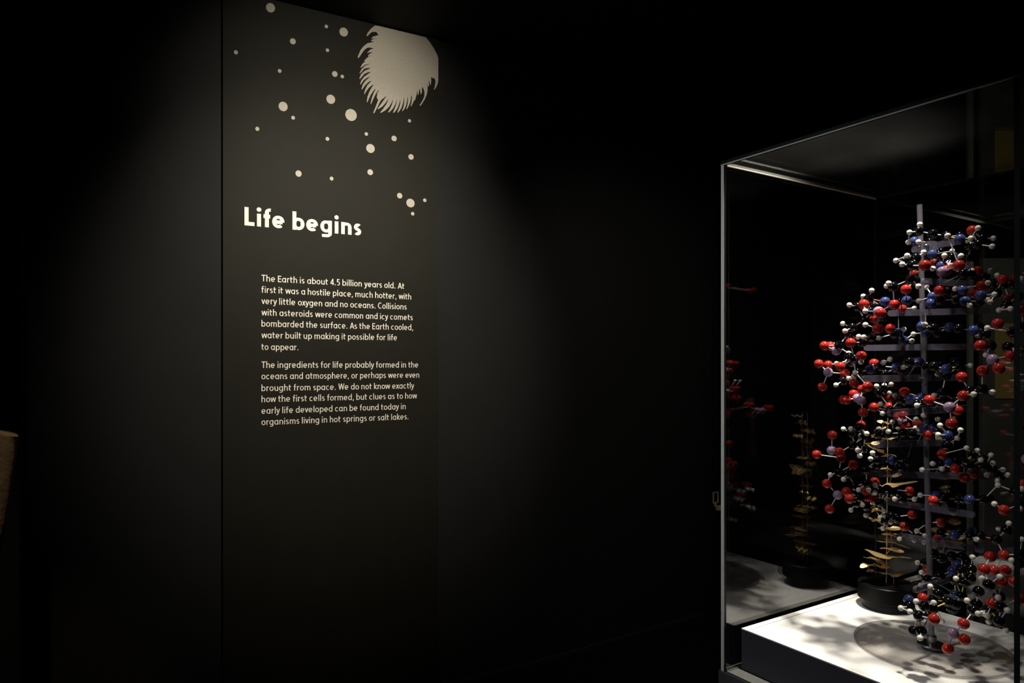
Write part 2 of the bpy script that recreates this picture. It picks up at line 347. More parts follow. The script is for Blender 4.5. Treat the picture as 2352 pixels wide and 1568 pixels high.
SP = "555,185 1085,315 1150,380 1210,455 1260,535 1300,610 1318,660 1324,760 1324,860 1322,960 1305,1010 1285,1050 1265,1080 1258,1072 1268,1040 1276,1000 1278,960 1268,935 1250,925 1232,922 1219,912 1222,960 1218,1000 1213,1022 1205,1010 1200,980 1190,950 1192,1000 1190,1040 1182,1040 1172,1000 1172,1100 1160,1150 1140,1200 1110,1250 1080,1295 1066,1288 1085,1260 1110,1215 1128,1170 1132,1120 1122,1075 1098,1040 1098,1090 1095,1130 1085,1145 1078,1120 1072,1085 1062,1065 1058,1110 1050,1150 1042,1150 1038,1110 1035,1080 1030,1130 1018,1180 1003,1228 998,1210 990,1230 970,1275 952,1305 948,1295 960,1240 965,1190 955,1145 950,1210 935,1265 915,1310 893,1345 890,1335 905,1280 912,1220 905,1165 900,1230 885,1290 865,1335 836,1370 834,1360 852,1310 862,1240 858,1175 850,1240 830,1310 805,1355 775,1390 770,1380 790,1330 808,1270 808,1205 795,1265 770,1330 745,1365 718,1392 712,1382 735,1330 757,1265 762,1208 745,1270 715,1325 690,1355 655,1385 645,1378 675,1330 700,1270 714,1200 690,1260 655,1315 610,1355 550,1390 542,1382 580,1335 625,1270 655,1192 610,1260 570,1305 512,1342 508,1330 545,1280 590,1215 628,1160 590,1190 548,1225 530,1260 490,1340 458,1398 448,1390 480,1310 515,1215 500,1200 495,1165 503,1150 498,1130 520,1100 525,1080 495,1115 465,1170 440,1225 418,1275 412,1262 430,1190 455,1120 487,1062 455,1090 420,1140 390,1200 370,1250 362,1242 370,1180 395,1110 425,1055 457,1008 420,1030 385,1060 350,1110 333,1142 327,1130 340,1080 370,1020 430,958 390,975 345,1015 300,1078 292,1068 310,1010 345,960 408,908 370,920 325,950 280,1013 272,1005 290,955 330,905 420,842 380,848 330,870 270,940 263,930 285,875 330,830 418,790 380,790 330,800 272,865 266,858 290,810 340,760 412,733 380,738 340,748 290,785 280,790 278,780 300,740 325,715 345,708 325,700 350,670 385,640 425,622 400,628 380,638 380,625 400,600 445,582 400,582 372,592 366,588 385,570 410,545 455,532 430,525 400,518 370,522 335,545 300,590 255,658 240,652 250,620 280,550 320,500 370,462 420,450 470,440 440,438 418,430 430,415 465,400 500,400 470,395 428,402 425,392 450,370 490,360 522,352 505,335 495,315 470,308 430,312 400,335 370,368 358,358 375,320 420,265 470,225 520,200"
pts = []
for q in SP.split():
    a, b = q.split(','); px, py = 780+float(a)/5.8077, 20+float(b)/5.8077
    t, z = pp(min(px, 1006.6), py); pts.append((t, min(z, ROOM_H-.006)))
flat('printed_spiny_shape', pts, M['dust'], 'large pale rounded print fringed with curved spines')

# ---------------------------------------------------------------- glass case
YA = 1.8; XA = (1656-CX)/F*YA
zT = EYE+(HZ-371)/F*YA; zB = EYE-(1541-HZ)/F*YA
U = Vector(((CX-152)/F, -1, 0)).normalized()
ang = math.atan2(U.y, U.x)
CW = Matrix.Translation((XA, YA, 0)) @ Matrix.Rotation(ang, 4, 'Z')
Vv = Vector((-U.y, U.x, 0))
def solve(px, d):                # how far along d from the corner the column px is reached
    t = (px-CX)/F; return (t*YA-XA)/(d.x-t*d.y)
CWID = solve(2343, U); CDEP = solve(2008, Vv); TH = .009
case = empty('display_case', CW); tag(case, 'tall clear glass museum case on a black base holding the molecular model', 'display case')
def pane(name, x0, x1, y0, y1, z0, z1, axis, label, me='edge', gl='glass'):
    bm = bmesh.new(); box(bm, x0, x1, y0, y1, z0, z1)
    bm.normal_update()
    for f in bm.faces: f.material_index = 0 if abs(f.normal[axis]) > .9 else (1 if f.normal.y < -.9 else 2)
    o = bobj(name, bm, [M[gl], M[me], M['edgedark']], case)
    if label: tag(o, label)
    return o
zt = zT-TH-.001
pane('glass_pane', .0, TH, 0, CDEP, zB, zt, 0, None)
pane('glass_pane', CWID-TH, CWID, 0, CDEP, zB, zt, 0, None, 'edgedark')
pane('glass_pane', TH+.0005, CWID-TH-.0005, 0, TH, zB, zt, 1, None, 'edgedark')
pane('glass_pane', TH+.0005, CWID-TH-.0005, CDEP-TH, CDEP, zB, zt, 1, None, 'edgedark')
pane('glass_lid', 0, CWID, 0, CDEP, zT-TH, zT, 2, 'dusty glass lid with dark green edge', 'edgedark', 'glasstop')
def strip(x0, x1, y0, y1, z0, z1, m='bead', name='joint_bead'):
    bm = bmesh.new(); box(bm, x0, x1, y0, y1, z0, z1); return bobj(name, bm, M[m], case)
strip(0, CWID, -.0012, .0012, zt-.0012, zt+.0015)
strip(TH, TH+.004, TH, CDEP-TH, zt-.0035, zt-.0003)
strip(TH, CWID-TH, CDEP-TH-.001, CDEP-TH, zt-.0012, zt-.0002, 'frame')
strip(TH-.0008, TH+.0008, -.0008, .0003, zB+.02, zt-.002)
strip(TH, TH+.0006, CDEP-TH-.0006, CDEP-TH, zB+.02, zt-.004, 'frame')
# channel round the foot of the glass and the black base
bm = bmesh.new()
for (a, b, c, d) in ((-.004, CWID+.004, -.004, 0), (-.004, CWID+.004, CDEP, CDEP+.004), (-.004, 0, 0, CDEP), (CWID, CWID+.004, 0, CDEP)):
    box(bm, a, b, c, d, zB-.03, zB+.003)
for (a, b, c, d) in ((TH, CWID-TH, TH, TH+.003), (TH, TH+.003, TH, CDEP-TH), (CWID-TH-.003, CWID-TH, TH, CDEP-TH)):
    box(bm, a, b, c, d, zB-.001, zB+.002)
bobj('base_channel', bm, M['frame'], case)
bm = bmesh.new(); box(bm, 0, CWID, 0, CDEP, .02, zB-.0005, .001); 
bobj('base_cabinet', bm, M['black'], case)
bm = bmesh.new(); box(bm, TH+.004, CWID-TH-.004, TH+.004, .05, zB-.0004, zB+.0008); bobj('floor_strip', bm, M['frame'], case)
# plinth inside
t = (1703-CX)/F; bx0 = .020
# front offset so that the near left corner falls in column 1703
q = Vector((XA, YA, 0))+U*bx0; by0 = (t*q.y-q.x)/(Vv.x-t*Vv.y)
cr = q+Vv*by0; zW = EYE-(1442-HZ)/F*cr.y
tb_ = (2250-CX)/F; YY = (EYE-zW)*F/(1430-HZ); bk = Vector((tb_*YY, YY, 0))-Vector((XA, YA, 0)); by1 = bk.dot(Vv)
bx1 = CWID-.025
plinth = empty('plinth', CW @ Matrix.Translation((0, 0, zB+.001))); tag(plinth, 'low grey plinth with a bright white top inside the glass case', 'plinth')
hz = zW-zB-.001
bm = bmesh.new(); box(bm, bx0, bx1, by0, by1, 0, hz-.003, .0006); bobj('plinth_body', bm, M['block'], plinth)
bm = bmesh.new(); g = .017; gw = .0015
box(bm, bx0, bx1, by0, by0+.012, hz-.0028, hz); box(bm, bx0, bx1, by1-.012, by1, hz-.0028, hz)
box(bm, bx0, bx0+g, by0+.012, by1-.012, hz-.0028, hz); box(bm, bx1-g, bx1, by0+.012, by1-.012, hz-.0028, hz)
bobj('top_rim', bm, M['white'], plinth)
bm = bmesh.new(); box(bm, bx0+g+gw, bx1-g-gw, by0+.012+gw, by1-.012-gw, hz-.0028, hz-.0004); bobj('top_board', bm, M['white'], plinth)

# ---------------------------------------------------------------- gold contour model on a black drum
Yg = 1.97
gbase = at(2036, 1394, Yg); gbase.z = zW
gold = empty('contour_model', loc=(gbase.x, gbase.y, zW+.0002)); tag(gold, 'small gold model of stacked leaf-shaped plates on a black drum', 'sculpture')
def zg(py, Y=Yg): return EYE+(HZ-py)/F*Y-zW
bm = lathe([(.0615, 0), (.0615, zg(1374)-.0005), (.0600, zg(1374))], 64); bobj('lower_drum', bm, M['drum'], gold, smooth=False)
z1, z2 = zg(1373.5), zg(1338)
bm = lathe([(.072, z1), (.0735, z1+.0015), (.0735, z2-.002), (.0715, z2)], 64); bobj('upper_drum', bm, M['drum'], gold)
bm = bmesh.new(); cyl(bm, (0, 0, z2), (.004, 0, zg(960)), .0014, 8); bobj('stand_rod', bm, M['brass'], gold)
def plate(px, py, wpx, tilt, lobes, seed, Y=Yg, depth=.6):
    rnd = random.Random(seed); c = at(px, py, Y); n = 40; top = []; R0 = wpx/2/F*Y*1.05; tilt *= 1.3
    ph = [rnd.uniform(0, 6.28) for _ in range(4)]; rot = rnd.uniform(-.3, .3)
    bm = bmesh.new(); th = .0012; vt = []; vb = []
    for k in range(n):
        a = math.tau*k/n
        r = .92+.30*math.cos(lobes*a+ph[0])+.20*math.cos((lobes+1)*a+ph[1])+.10*math.cos(5*a+ph[2])
        x = R0*r*math.cos(a); y = R0*depth*r*math.sin(a)
        x, y = x*math.cos(rot)-y*math.sin(rot), x*math.sin(rot)+y*math.cos(rot)
        z = .0042*math.sin(2*a+ph[3])+tilt*x
        vt.append(bm.verts.new((x, y, z+th))); vb.append(bm.verts.new((x, y, z)))
    ct = bm.verts.new((0, 0, th)); cb = bm.verts.new((0, 0, 0))
    for k in range(n):
        j = (k+1) % n
        bm.faces.new((vt[k], vt[j], ct)); bm.faces.new((vb[j], vb[k], cb)); bm.faces.new((vb[k], vb[j], vt[j], vt[k]))
    bmesh.ops.recalc_face_normals(bm, faces=bm.faces)
    loc = Matrix.Translation((c.x-gold.location.x, c.y-gold.location.y, c.z-gold.location.z))
    o = bobj('leaf_plate', bm, M['gold'], gold, loc)
    # pin that ties the plate to the one below
    return (c.x-gold.location.x, c.y-gold.location.y, c.z-gold.location.z)
PL = [(2053,1319,36,.10,2,1),(1998,1311,14,-.1,2,2),(1993,1298,28,.15,2,3),(2022,1300,26,-.1,3,4),(2012,1287,62,-.28,2,5),(2034,1275,82,-.12,2,6),
      (2045,1261,46,-.05,2,7),(2050,1247,54,-.16,3,8),(2046,1229,44,-.12,2,9),(2044,1213,44,.05,3,10),(2008,1193,24,0,2,11),(2026,1196,26,-.05,3,12),(2012,1172,24,.1,3,13),
      (2006,1158,18,0,2,14),(2030,1146,30,-.08,2,15),(2060,1112,62,.12,3,16),(2040,1122,30,-.2,2,17),(2048,1092,36,.1,3,18),(2030,1075,34,-.1,2,19),
      (2042,1047,24,-.06,2,20),(2012,1031,34,-.30,2,21),(2000,1019,26,.08,2,22),(2040,1008,30,.1,3,23),(2009,1003,18,-.1,2,24),(2024,986,26,.2,2,25),(2030,970,22,-.1,3,26)]
pr = random.Random(3); cs = []
for a in PL:
    cs.append(plate(*a, Y=Yg+pr.uniform(-.022, .022)))
bm = bmesh.new()
for a, b in zip(cs, cs[1:]): cyl(bm, a, b, .0008, 6)
cyl(bm, (cs[0][0], cs[0][1], z2-.001), cs[0], .0008, 6)
bobj('tie_wires', bm, M['brass'], gold)

# ---------------------------------------------------------------- molecular model
mfoot = at(2140, 1492, 1.68); mfoot.z = zW
dna = empty('molecule_model', loc=(mfoot.x, mfoot.y, zW+.001)); tag(dna, 'large ball-and-rod double helix model on a clear round base in the glass case', 'scientific model')
O0 = Vector(dna.location)
ATOMS = "H,9400,16158,18209 H,9193,16214,18037 C,9468,16334,18082 H,9218,16302,17821 N,9730,16958,17958 H,9716,16761,17910 C,9722,16184,17996 C,9878,15939,17906 H,9150,14722,17684 C,10310,16141,17937 N,10022,15682,17785 O,10366,15789,17998 H,10278,15460,17990 H,10192,15571,17784 C,10691,15938,17837 H,10865,15824,17829 C,10429,15687,17667 H,10523,15361,17569 C,10104,16967,17939 C,10502,16054,17679 H,8894,15778,17431 H,8880,16212,17384 H,8652,15542,17202 H,9256,15762,17503 C,9010,15649,17351 C,9149,16377,17383 C,8792,15410,17156 N,9985,16656,17595 C,10264,16865,17627 C,10404,16995,17701 H,9689,15706,17419 C,9951,15866,17396 H,10330,16449,17641 H,10245,15991,17460 C,10651,16342,17481 C,10587,16545,17525 O,8607,14607,17044 O,9269,14539,17035 P,8955,14582,16908 O,9647,15578,17075 N,9673,15781,17196 O,10446,17345,17496 C,10451,17105,17448 H,9643,16064,17178 H,10201,16275,17303 H,10199,16385,17325 N,10261,16516,17285 O,11185,16834,17236 H,10868,16573,17201 H,11502,16848,17240 C,11497,17039,17101 H,11254,16259,17050 O,11050,15784,16896 C,11311,16492,16877 H,11074,16307,16882 O,11201,16728,16864 O,11390,16840,16903 O,10391,18124,17321 C,8879,15616,16876 C,9371,16299,16932 H,9001,15527,16712 H,8393,15621,16790 H,8567,16027,16773 C,8588,15798,16735 O,9059,16123,16707 O,8903,14582,16521 C,9877,15919,16635 N,10094,15717,16652 H,10764,17022,16816 C,10214,16122,16477 N,10821,16713,17246 C,10540,16391,17099 C,10773,16448,17080 C,10093,17062,17604 H,9908,16749,16820 N,9771,16277,16556 N,9667,16168,16392 H,9557,16475,16477 N,9215,16366,16473 N,8767,16475,16457 H,8426,16422,16715 H,8368,16699,16606 C,8409,16530,16528 O,8060,16057,16360 H,8021,16667,16395 C,8240,16719,16355 C,8752,16621,16369 C,8655,16782,16371 H,9017,16845,16404 O,8571,15716,16321 O,8075,15357,16105 P,8215,15713,16167 C,8362,16363,16216 H,7999,15872,16190 O,8632,16671,16070 C,8385,16660,16036 H,7981,15831,15877 H,7926,16792,15959 C,8098,16694,15863 H,7860,16547,15772 C,8135,16922,15721 O,8224,15760,15789 O,8866,16440,15823 C,9219,16597,16501 O,9394,16900,16324 H,9810,17091,16350 H,9518,17031,15835 H,9625,16807,15711 H,9654,16929,15551 N,9371,16779,15552 C,9072,16613,15708 N,9292,16850,15741 C,8480,16549,15628 H,8183,16546,15639 H,8207,16351,15620 O,7954,16464,15491 C,7919,16971,15449 O,7664,17195,15438 O,7901,17411,15437 C,8386,16786,15512 H,8762,16748,15613 O,10833,16447,16643 N,10486,15672,16523 C,11006,15928,16612 H,10736,15599,16542 C,10710,16063,16431 N,10299,15930,16419 C,9763,16001,16447 H,10803,15937,16452 H,10804,15836,16390 H,10271,15731,16306 C,10650,16269,16417 O,11375,15786,16949 H,11330,15591,16895 C,11421,15969,16821 C,11371,15765,16511 O,11426,16113,16490 C,11003,15590,16305 H,10811,15202,16191 H,10738,15450,16179 O,10991,15111,16143 C,11382,16219,16838 O,10235,14777,15839 H,10394,15326,15782 H,9372,15912,15887 N,9511,16269,15869 C,9640,16046,15814 N,10021,16060,15836 C,10062,15793,15790 C,10548,15837,15825 N,10294,15644,15741 C,10459,15499,15661 C,10629,14875,15674 H,10563,14645,15684 H,10608,15959,15637 C,11086,15199,15802 O,9803,14673,15379 C,10722,15700,15405 N,9769,16540,15739 C,9906,16307,15717 P,7926,17135,15320 H,8108,17618,15471 O,8005,16067,15181 C,8049,16743,15155 H,8407,17500,15262 C,8028,16447,15119 H,8065,16198,15041 H,8232,16795,15121 O,7781,17779,14997 O,8067,17883,14967 O,7743,16534,14930 H,8199,17712,15003 H,8124,17151,15003 P,7957,17639,14783 O,8387,17670,14747 O,7821,17654,14414 C,8286,16813,14793 H,8049,16433,14792 H,8341,17111,14697 N,8553,16737,14862 C,8247,17012,15043 C,8293,17570,14571 H,8058,17432,14471 H,8389,17451,14633 O,8288,16979,14528 O,8850,17138,15008 H,8852,16695,15031 H,8916,16532,15103 N,9289,16949,14906 H,9282,16628,14913 C,9175,16204,15041 C,8904,16932,14940 C,9313,16745,14850 C,9163,17204,14754 N,9539,16590,15031 O,8241,16243,14472 O,8628,17269,14369 O,8693,17845,14228 P,8654,17559,14134 P,8474,17020,14103 O,8393,17781,14087 O,8384,17587,14091 O,8614,16692,13963 H,9099,17494,14443 H,9467,17821,14451 H,9336,17257,14491 C,9216,17360,14354 O,9207,16445,14333 H,9198,17056,14285 H,9285,16983,14231 O,9296,17215,14162 C,9215,16609,14158 N,9261,16296,14174 H,8815,16764,14037 O,8402,16772,13834 C,8996,16680,13885 H,9247,16006,14049 C,9533,16559,14116 C,9528,16746,13993 O,9555,17761,13908 C,9274,16880,14042 H,8792,16634,13821 C,9238,17681,14271 C,10609,14989,15351 H,10637,14789,15301 O,10405,14645,15165 P,10041,14646,15086 O,9993,14392,14900 O,9944,14810,14848 H,10547,15599,15192 C,9626,15988,14943 C,9948,16268,14942 N,9792,15796,14880 C,10159,15912,14944 C,10215,16153,15030 H,10448,15985,14959 H,9789,16115,14758 C,9870,15947,14729 O,9756,15209,14710 C,9596,16210,14942 N,9513,16396,15041 C,9824,15070,14419 C,9977,14874,14456 H,10310,15038,14390 O,9454,14684,14325 H,9568,14526,14366 C,9771,15925,14343 H,9683,16083,14272 O,8993,15105,14214 P,9190,14720,14085 O,9934,15625,13956 C,9476,16191,14103 C,10073,15877,14153 N,9589,16421,14212 C,10219,16601,14170 O,8751,17588,13465 C,8285,16695,13475 H,8270,17493,13373 H,8283,17129,13413 C,8400,17376,13284 H,8580,17256,13227 C,8530,16914,13250 H,8346,16494,13355 O,7863,17212,13248 P,7839,17185,12875 O,7719,17761,12702 O,7873,16849,12871 O,8186,17431,12657 C,8223,16939,13031 C,8459,17258,12982 C,8395,16737,12976 H,8146,16517,12963 H,8227,16580,12822 H,8508,16540,12894 H,8524,16670,12737 C,8694,16683,12712 C,8766,16843,12566 O,8359,17176,12523 H,7946,17489,12231 C,8107,17375,12313 C,8240,17213,12304 C,8526,16884,12446 H,9026,17243,13396 C,8909,17030,13296 H,8883,16544,13400 C,9285,17047,13317 C,8985,16765,13333 H,9262,17066,13579 O,10097,18090,13677 O,10271,18648,13598 O,10184,18137,13392 P,10244,18398,13506 O,10131,17516,13495 C,9230,16535,13367 C,9295,16299,13380 H,9494,17258,13389 C,9387,17107,12608 N,9188,16951,12676 C,9550,16947,12631 H,9739,16897,13662 H,9965,17309,13408 H,9759,16853,13370 C,9294,16752,12534 C,9100,17194,12561 H,9509,16192,13810 H,9880,16264,13712 O,9183,14639,13752 H,9649,15799,13610 C,9829,16003,13474 C,10067,16266,13493 N,9825,15789,13388 H,9888,15455,13536 H,9524,15661,13412 H,9968,15688,13335 C,9769,15749,13169 H,9982,15946,13189 N,9776,16609,13461 N,9831,16365,13483 O,9593,16168,13360 O,10578,17240,12775 H,10846,16723,12989 C,10927,16608,12835 H,10906,16432,12968 C,10962,16342,12770 H,10599,15841,12833 H,11040,16150,12894 H,10963,15975,12734 C,10571,16385,12698 C,10567,16109,12650 O,10167,16077,12590 H,9937,16196,12572 O,10976,16648,12370 O,10601,16431,12327 H,10872,16047,12454 H,11273,16095,12565 H,11339,16043,12455 C,11328,16268,12408 H,9968,16612,12633 N,10165,16335,12694 C,10273,16194,12758 C,10913,16173,12630 H,9497,16227,12546 C,10055,16425,12648 C,11100,16190,12551 H,8055,17030,12191 O,7909,17611,11988 P,8170,17585,11708 O,8172,17119,11876 O,8104,16835,11758 O,7968,17586,11359 C,8623,17031,12099 O,9080,17547,12040 H,8860,17086,12038 H,8394,16968,11947 C,8472,17307,11982 C,8438,17005,11760 H,8909,17514,11851 H,8832,17059,11858 O,8706,17172,11728 C,9056,17243,11865 O,9071,17589,11601 H,8426,16855,11612 C,8718,17264,11489 C,8437,17142,11595 H,8396,17368,11375 H,8830,17487,11220 C,8808,17418,11352 H,9081,16631,11792 H,9648,16809,11752 C,9287,17091,11870 C,9373,16833,11758 C,9332,17433,11878 O,9989,17599,11800 C,9122,17391,11557 H,9280,17492,11337 H,9314,17577,11207 H,9419,17934,11063 C,9467,17753,11031 C,9698,17959,11094 H,9417,17429,11063 H,9951,18145,11041 C,9679,17617,11097 O,10275,17995,11123 H,9459,17873,10800 O,9984,17823,10860 C,10188,18099,10625 H,10051,18183,10458 H,10219,17700,10781 H,10367,18072,10449 C,10287,17889,10615 O,8871,17662,11813 H,11090,16019,12325 H,10986,15845,12258 O,11211,15400,12345 H,11049,15191,12289 H,9830,16874,11841 O,9610,15997,11876 N,10005,16534,11883 C,10010,16262,11868 C,10404,16330,11855 C,10388,16118,11885 N,10377,15901,11916 C,10769,16006,11896 C,11066,16268,11867 H,10519,15283,11944 O,10675,15212,11825 H,11045,15235,11851 C,11143,15420,11885 C,10307,17390,11054 O,10714,17520,11036 H,11149,15729,11420 H,11177,16098,11217 C,11214,15904,11220 H,11079,15225,11186 H,10409,17664,10665 H,10517,17888,10447 O,10344,17008,10763 N,10735,16332,11085 C,10527,16489,11047 C,10666,15965,11076 H,10537,15900,11017 C,10186,16621,10982 N,10272,16278,11021 C,10597,16189,11010 C,10871,15732,11059 C,11220,15629,12148 H,10184,17599,10006 C,10280,17449,10056 O,10186,17197,9923 H,9808,16783,10007 C,9868,16638,9877 H,9447,15832,9974 O,9344,15946,9673 N,9010,15914,9646 C,8873,15650,9598 H,8595,15491,9604 H,8659,15251,9609 H,8854,15355,9797 C,8962,15232,9731 C,9495,15798,9685 H,9194,15281,9792 C,9205,15335,9646 C,8787,15139,9559 O,8855,14713,9642 H,9827,16849,9678 C,9184,15422,9445 O,10179,14920,10897 O,10891,15520,10764 H,10696,15005,10793 O,9880,14678,10697 O,10702,15580,10412 O,10691,15191,10526 H,9979,14337,10643 O,10045,14396,10528 H,9779,14586,10533 C,9842,14469,10437 H,9932,15680,10197 C,10091,15957,10075 C,10196,16637,10392 C,10350,16489,10477 C,10480,16312,10504 H,10437,15887,10621 C,10514,16177,10421 C,9993,16359,10050 N,10340,16456,10143 C,10296,16058,10282 C,10166,15546,10254 N,10398,16356,10304 C,10174,15770,10090 C,9550,15703,9857 N,10224,16167,9695 C,10216,15935,9728 H,9766,15043,9921 C,9649,15505,9734 C,9965,15758,9585 H,9989,14400,10206 C,10128,14572,10159 C,10004,15034,10117 O,10709,14945,10357 O,10653,14729,10067 O,10135,14797,9945 C,10113,15261,9766 C,10861,15017,10729 C,10387,15868,10359 C,11064,15268,10853 C,10157,16869,10430 C,9881,15001,9720 H,9862,14829,9716 H,9982,14873,9705 H,10001,14754,9698 C,10130,14864,9798 C,10221,14649,9913 H,10233,14485,9912 H,10094,14840,9542 C,10109,14559,9650 H,10202,14482,9493 O,9572,14860,9490 P,9226,14667,9353 O,9326,14455,9318 O,9202,14795,8981 H,9610,15663,9244 C,8829,15121,9230 C,8782,15323,9153 H,8680,14908,9170 C,10105,16099,9366 P,11710,15337,17601 H,11782,15269,17424 C,11585,15396,17306 C,11616,15621,17148 C,11735,15269,16898 O,11786,15945,16686 C,11794,15342,16553 C,11644,15730,16247 C,11850,15689,16049 C,11534,15555,15845 C,11680,15779,15757 H,11750,15329,15549 C,11071,15038,15296 O,11419,15301,15145 H,11062,14870,15002 P,11434,15248,14785 H,11753,15529,14587 C,11866,15639,14336 O,11777,15362,14228 O,11896,15763,13995 O,11939,15592,13751 C,11466,15553,13530 O,11000,14874,13496 C,11677,15650,13195 O,11307,14900,13058 P,10920,14847,12975 C,11540,15116,12770 H,11138,14839,12564 C,11548,15077,12310 C,11734,15377,12143 C,11567,15676,11791 C,11565,15409,11766 P,11756,15309,11453 O,11897,15592,11273 H,11896,15450,11118 O,11738,15199,10914 P,11318,15022,10896 C,11285,15084,10588 C,11702,15312,10362 O,11562,15069,10248 C,11244,15084,10053 P,11085,15102,9876 O,11085,14887,9801 C,11945,15599,9309 C,11814,15315,9268 O,11575,15058,9103"
BONDS = "100-116 490-493 509-511 472-486 470-504 18-73 529-530 461-483 283-285 327-338 356-360 95-98 91-101 347-363 487-490 452-455 85-87 459-464 249-306 136-141 69-127 297-298 30-40 442-502 231-234 494-495 480-489 431-469 79-82 280-354 308-318 233-235 358-359 38-65 442-501 322-323 260-269 79-103 512-514 10-13 82-86 251-304 385-388 457-471 112-113 202-215 385-386 85-95 522-524 230-237 259-269 58-60 9-19 140-155 135-512 123-129 320-321 37-38 278-279 371-373 384-389 86-94 468-483 23-24 296-303 373-374 281-350 310-312 52-123 244-249 125-126 207-217 202-221 148-150 360-366 323-343 51-141 173-175 438-440 237-246 408-409 35-70 31-33 82-85 205-206 157-229 455-476 22-26 350-353 377-383 366-373 261-283 401-402 185-193 123-136 274-276 87-95 330-338 1-2 144-146 357-358 436-442 453-476 468-471 226-228 14-19 168-173 479-491 176-179 273-275 80-82 350-355 152-223 437-438 207-253 203-222 257-259 218-253 307-310 108-109 231-239 173-174 134-135 163-170 417-418 359-369 334-343 352-359 174-183 135-137 81-85 449-454 123-128 230-236 137-139 333-340 199-214 209-220 2-6 211-215 463-464 313-314 460-465 310-315 328-340 134-510 181-182 325-340 501-503 211-217 491-494 172-180 20-24 275-281 389-415 149-154 512-513 496-497 375-377 261-270 359-373 87-94 486-488 246-247 309-317 214-256 21-25 412-424 477-481 538-539 18-29 376-378 224-225 232-233 346-349 490-494 79-87 208-210 34-71 118-161 465-468 97-98 107-109 398-399 167-180 355-361 98-99 460-464 59-64 233-237 11-14 378-380 31-40 540-541 542-543 47-70 457-470 426-427 106-111 513-514 268-270 231-237 529-531 292-300 196-199 476-490 212-251 377-381 387-389 225-226 198-201 276-281 347-355 42-73 64-78 178-184 176-180 47-50 36-38 513-515 241-242 432-469 216-251 211-218 362-365 328-339 134-141 158-159 305-309 368-370 284-286 457-465 146-147 327-328 188-189 19-34 522-523 29-42 410-412 381-384 544-545 29-73 83-92 48-72 188-191 176-184 66-69 297-302 339-342 132-133 323-328 138-140 61-63 393-394 75-127 14-16 453-455 26-58 52-134 0-2 83-93 109-110 145-146 427-428 152-153 535-536 217-251 497-498 316-317 239-240 378-381 348-363 212-253 336-340 348-355 438-445 459-462 41-42 70-72 393-425 163-180 321-327 261-268 66-127 297-303 206-210 296-298 420-423 422-423 471-474 277-280 179-191 162-166 327-332 280-344 277-279 112-119 143-151 466-468 438-442 28-42 46-71 363-366 215-220 256-261 459-467 432-439 150-151 459-460 206-222 369-371 268-269 321-323 296-302 11-16 470-471 492-494 41-73 226-227 476-491 69-131 462-467 526-528 238-241 169-173 7-9 211-212 78-103 545-547 53-54 404-405 290-291 191-193 507-508 462-483 362-363 135-510 447-484 497-499 163-165 462-465 34-72 543-544 263-264 400-401 156-226 244-245 39-40 385-389 50-55 190-240 399-401 345-346 250-252 179-185 546-547 336-343 419-423 283-286 279-280 89-91 460-467 369-370 44-46 147-148 267-279 285-287 298-302 190-194 24-26 151-157 121-131 76-127 4-5 480-491 193-206 458-485 75-76 482-484 469-473 198-200 338-339 62-63 112-114 537-538 197-198 125-131 417-419 482-542 293-294 308-309 118-160 71-72 377-378 35-46 102-110 4-18 53-141 49-50 146-159 407-425 301-316 473-474 548-549 406-407 481-486 163-176 418-423 441-445 397-398 10-16 439-469 188-193 50-56 441-473 230-231 27-28 285-286 230-232 429-430 169-171 418-422 362-366 145-158 149-150 194-239 145-159 98-100 501-502 115-165 165-170 407-535 142-152 112-120 533-534 466-483 289-291 329-339 258-259 126-131 110-111 217-218 270-272 337-342 53-55 521-522 534-536 242-243 14-15 6-7 430-463 478-482 402-403 434-435 433-434 117-160 32-35 18-28 31-39 486-496 275-276 86-88 90-91 399-400 367-370 122-124 149-151 218-220 326-343 439-473 445-501 288-291 66-75 213-215 405-407 514-515 451-482 196-198 233-234 474-504 103-104 379-381 192-194 246-252 266-268 449-455 100-119 16-19 285-295 121-125 416-421 228-242 264-266 282-283 517-518 204-222 294-318 518-520 456-457 116-117 424-447 92-95 255-259 335-336 162-165 86-92 411-412 126-130 186-191 35-71 308-314 96-101 270-271 63-89 336-391 276-303 350-354 308-317 115-119 396-398 264-267 549-550 122-125 256-262 351-371 7-10 147-159 430-444 66-67 421-422 419-424 329-342 77-78 44-45 488-489 208-209 189-192 356-390 125-128 374-375 181-183 448-482 310-313 186-187 505-506 223-224 368-395 391-392 387-414 475-476 132-134 84-85 458-459 1-3 435-436 12-13 138-139 202-214 506-507 91-93 278-345 40-43 299-301 524-525 75-77 107-158 541-542 311-313 363-364 324-328 33-44 165-177 413-484 286-293 392-425 517-519 178-183 110-120 16-17 132-508 539-540 478-479 380-382 58-63 536-537 161-164 395-397 447-450 27-32 416-485 177-195 387-408 514-516 446-449 331-332 20-21 442-443 330-341 508-509 248-249 392-402 394-532 104-105 531-533 223-517 520-521 295-300 439-500 219-222 143-152 525-526 527-530 55-68 241-244 428-444 74-75 265-267 288-292 319-320 253-254 371-372 8-37 41-57 26-36 547-550"
R_D = .168
bm = lathe([(R_D-.001, 0), (R_D, .0008), (R_D, .0072), (R_D-.001, .008)], 96)
bm.normal_update()
for f in bm.faces: f.material_index = 0 if abs(f.normal.z) > .9 else 1
bobj('round_base', bm, [M['disc'], M['discedge']], dna)
bm = lathe([(.030, .008), (.031, .010), (.029, .0125), (.0105, .014), (.0105, .030), (.0085, .032)], 40); bobj('foot_flange', bm, M['steel'], dna, smooth=False)
mtop = at(2112, 470, 1.68)-O0
bm = bmesh.new(); cyl(bm, (0, 0, .012), mtop, .0062, 24); 
o = bobj('mast', bm, M['mast'], dna); 
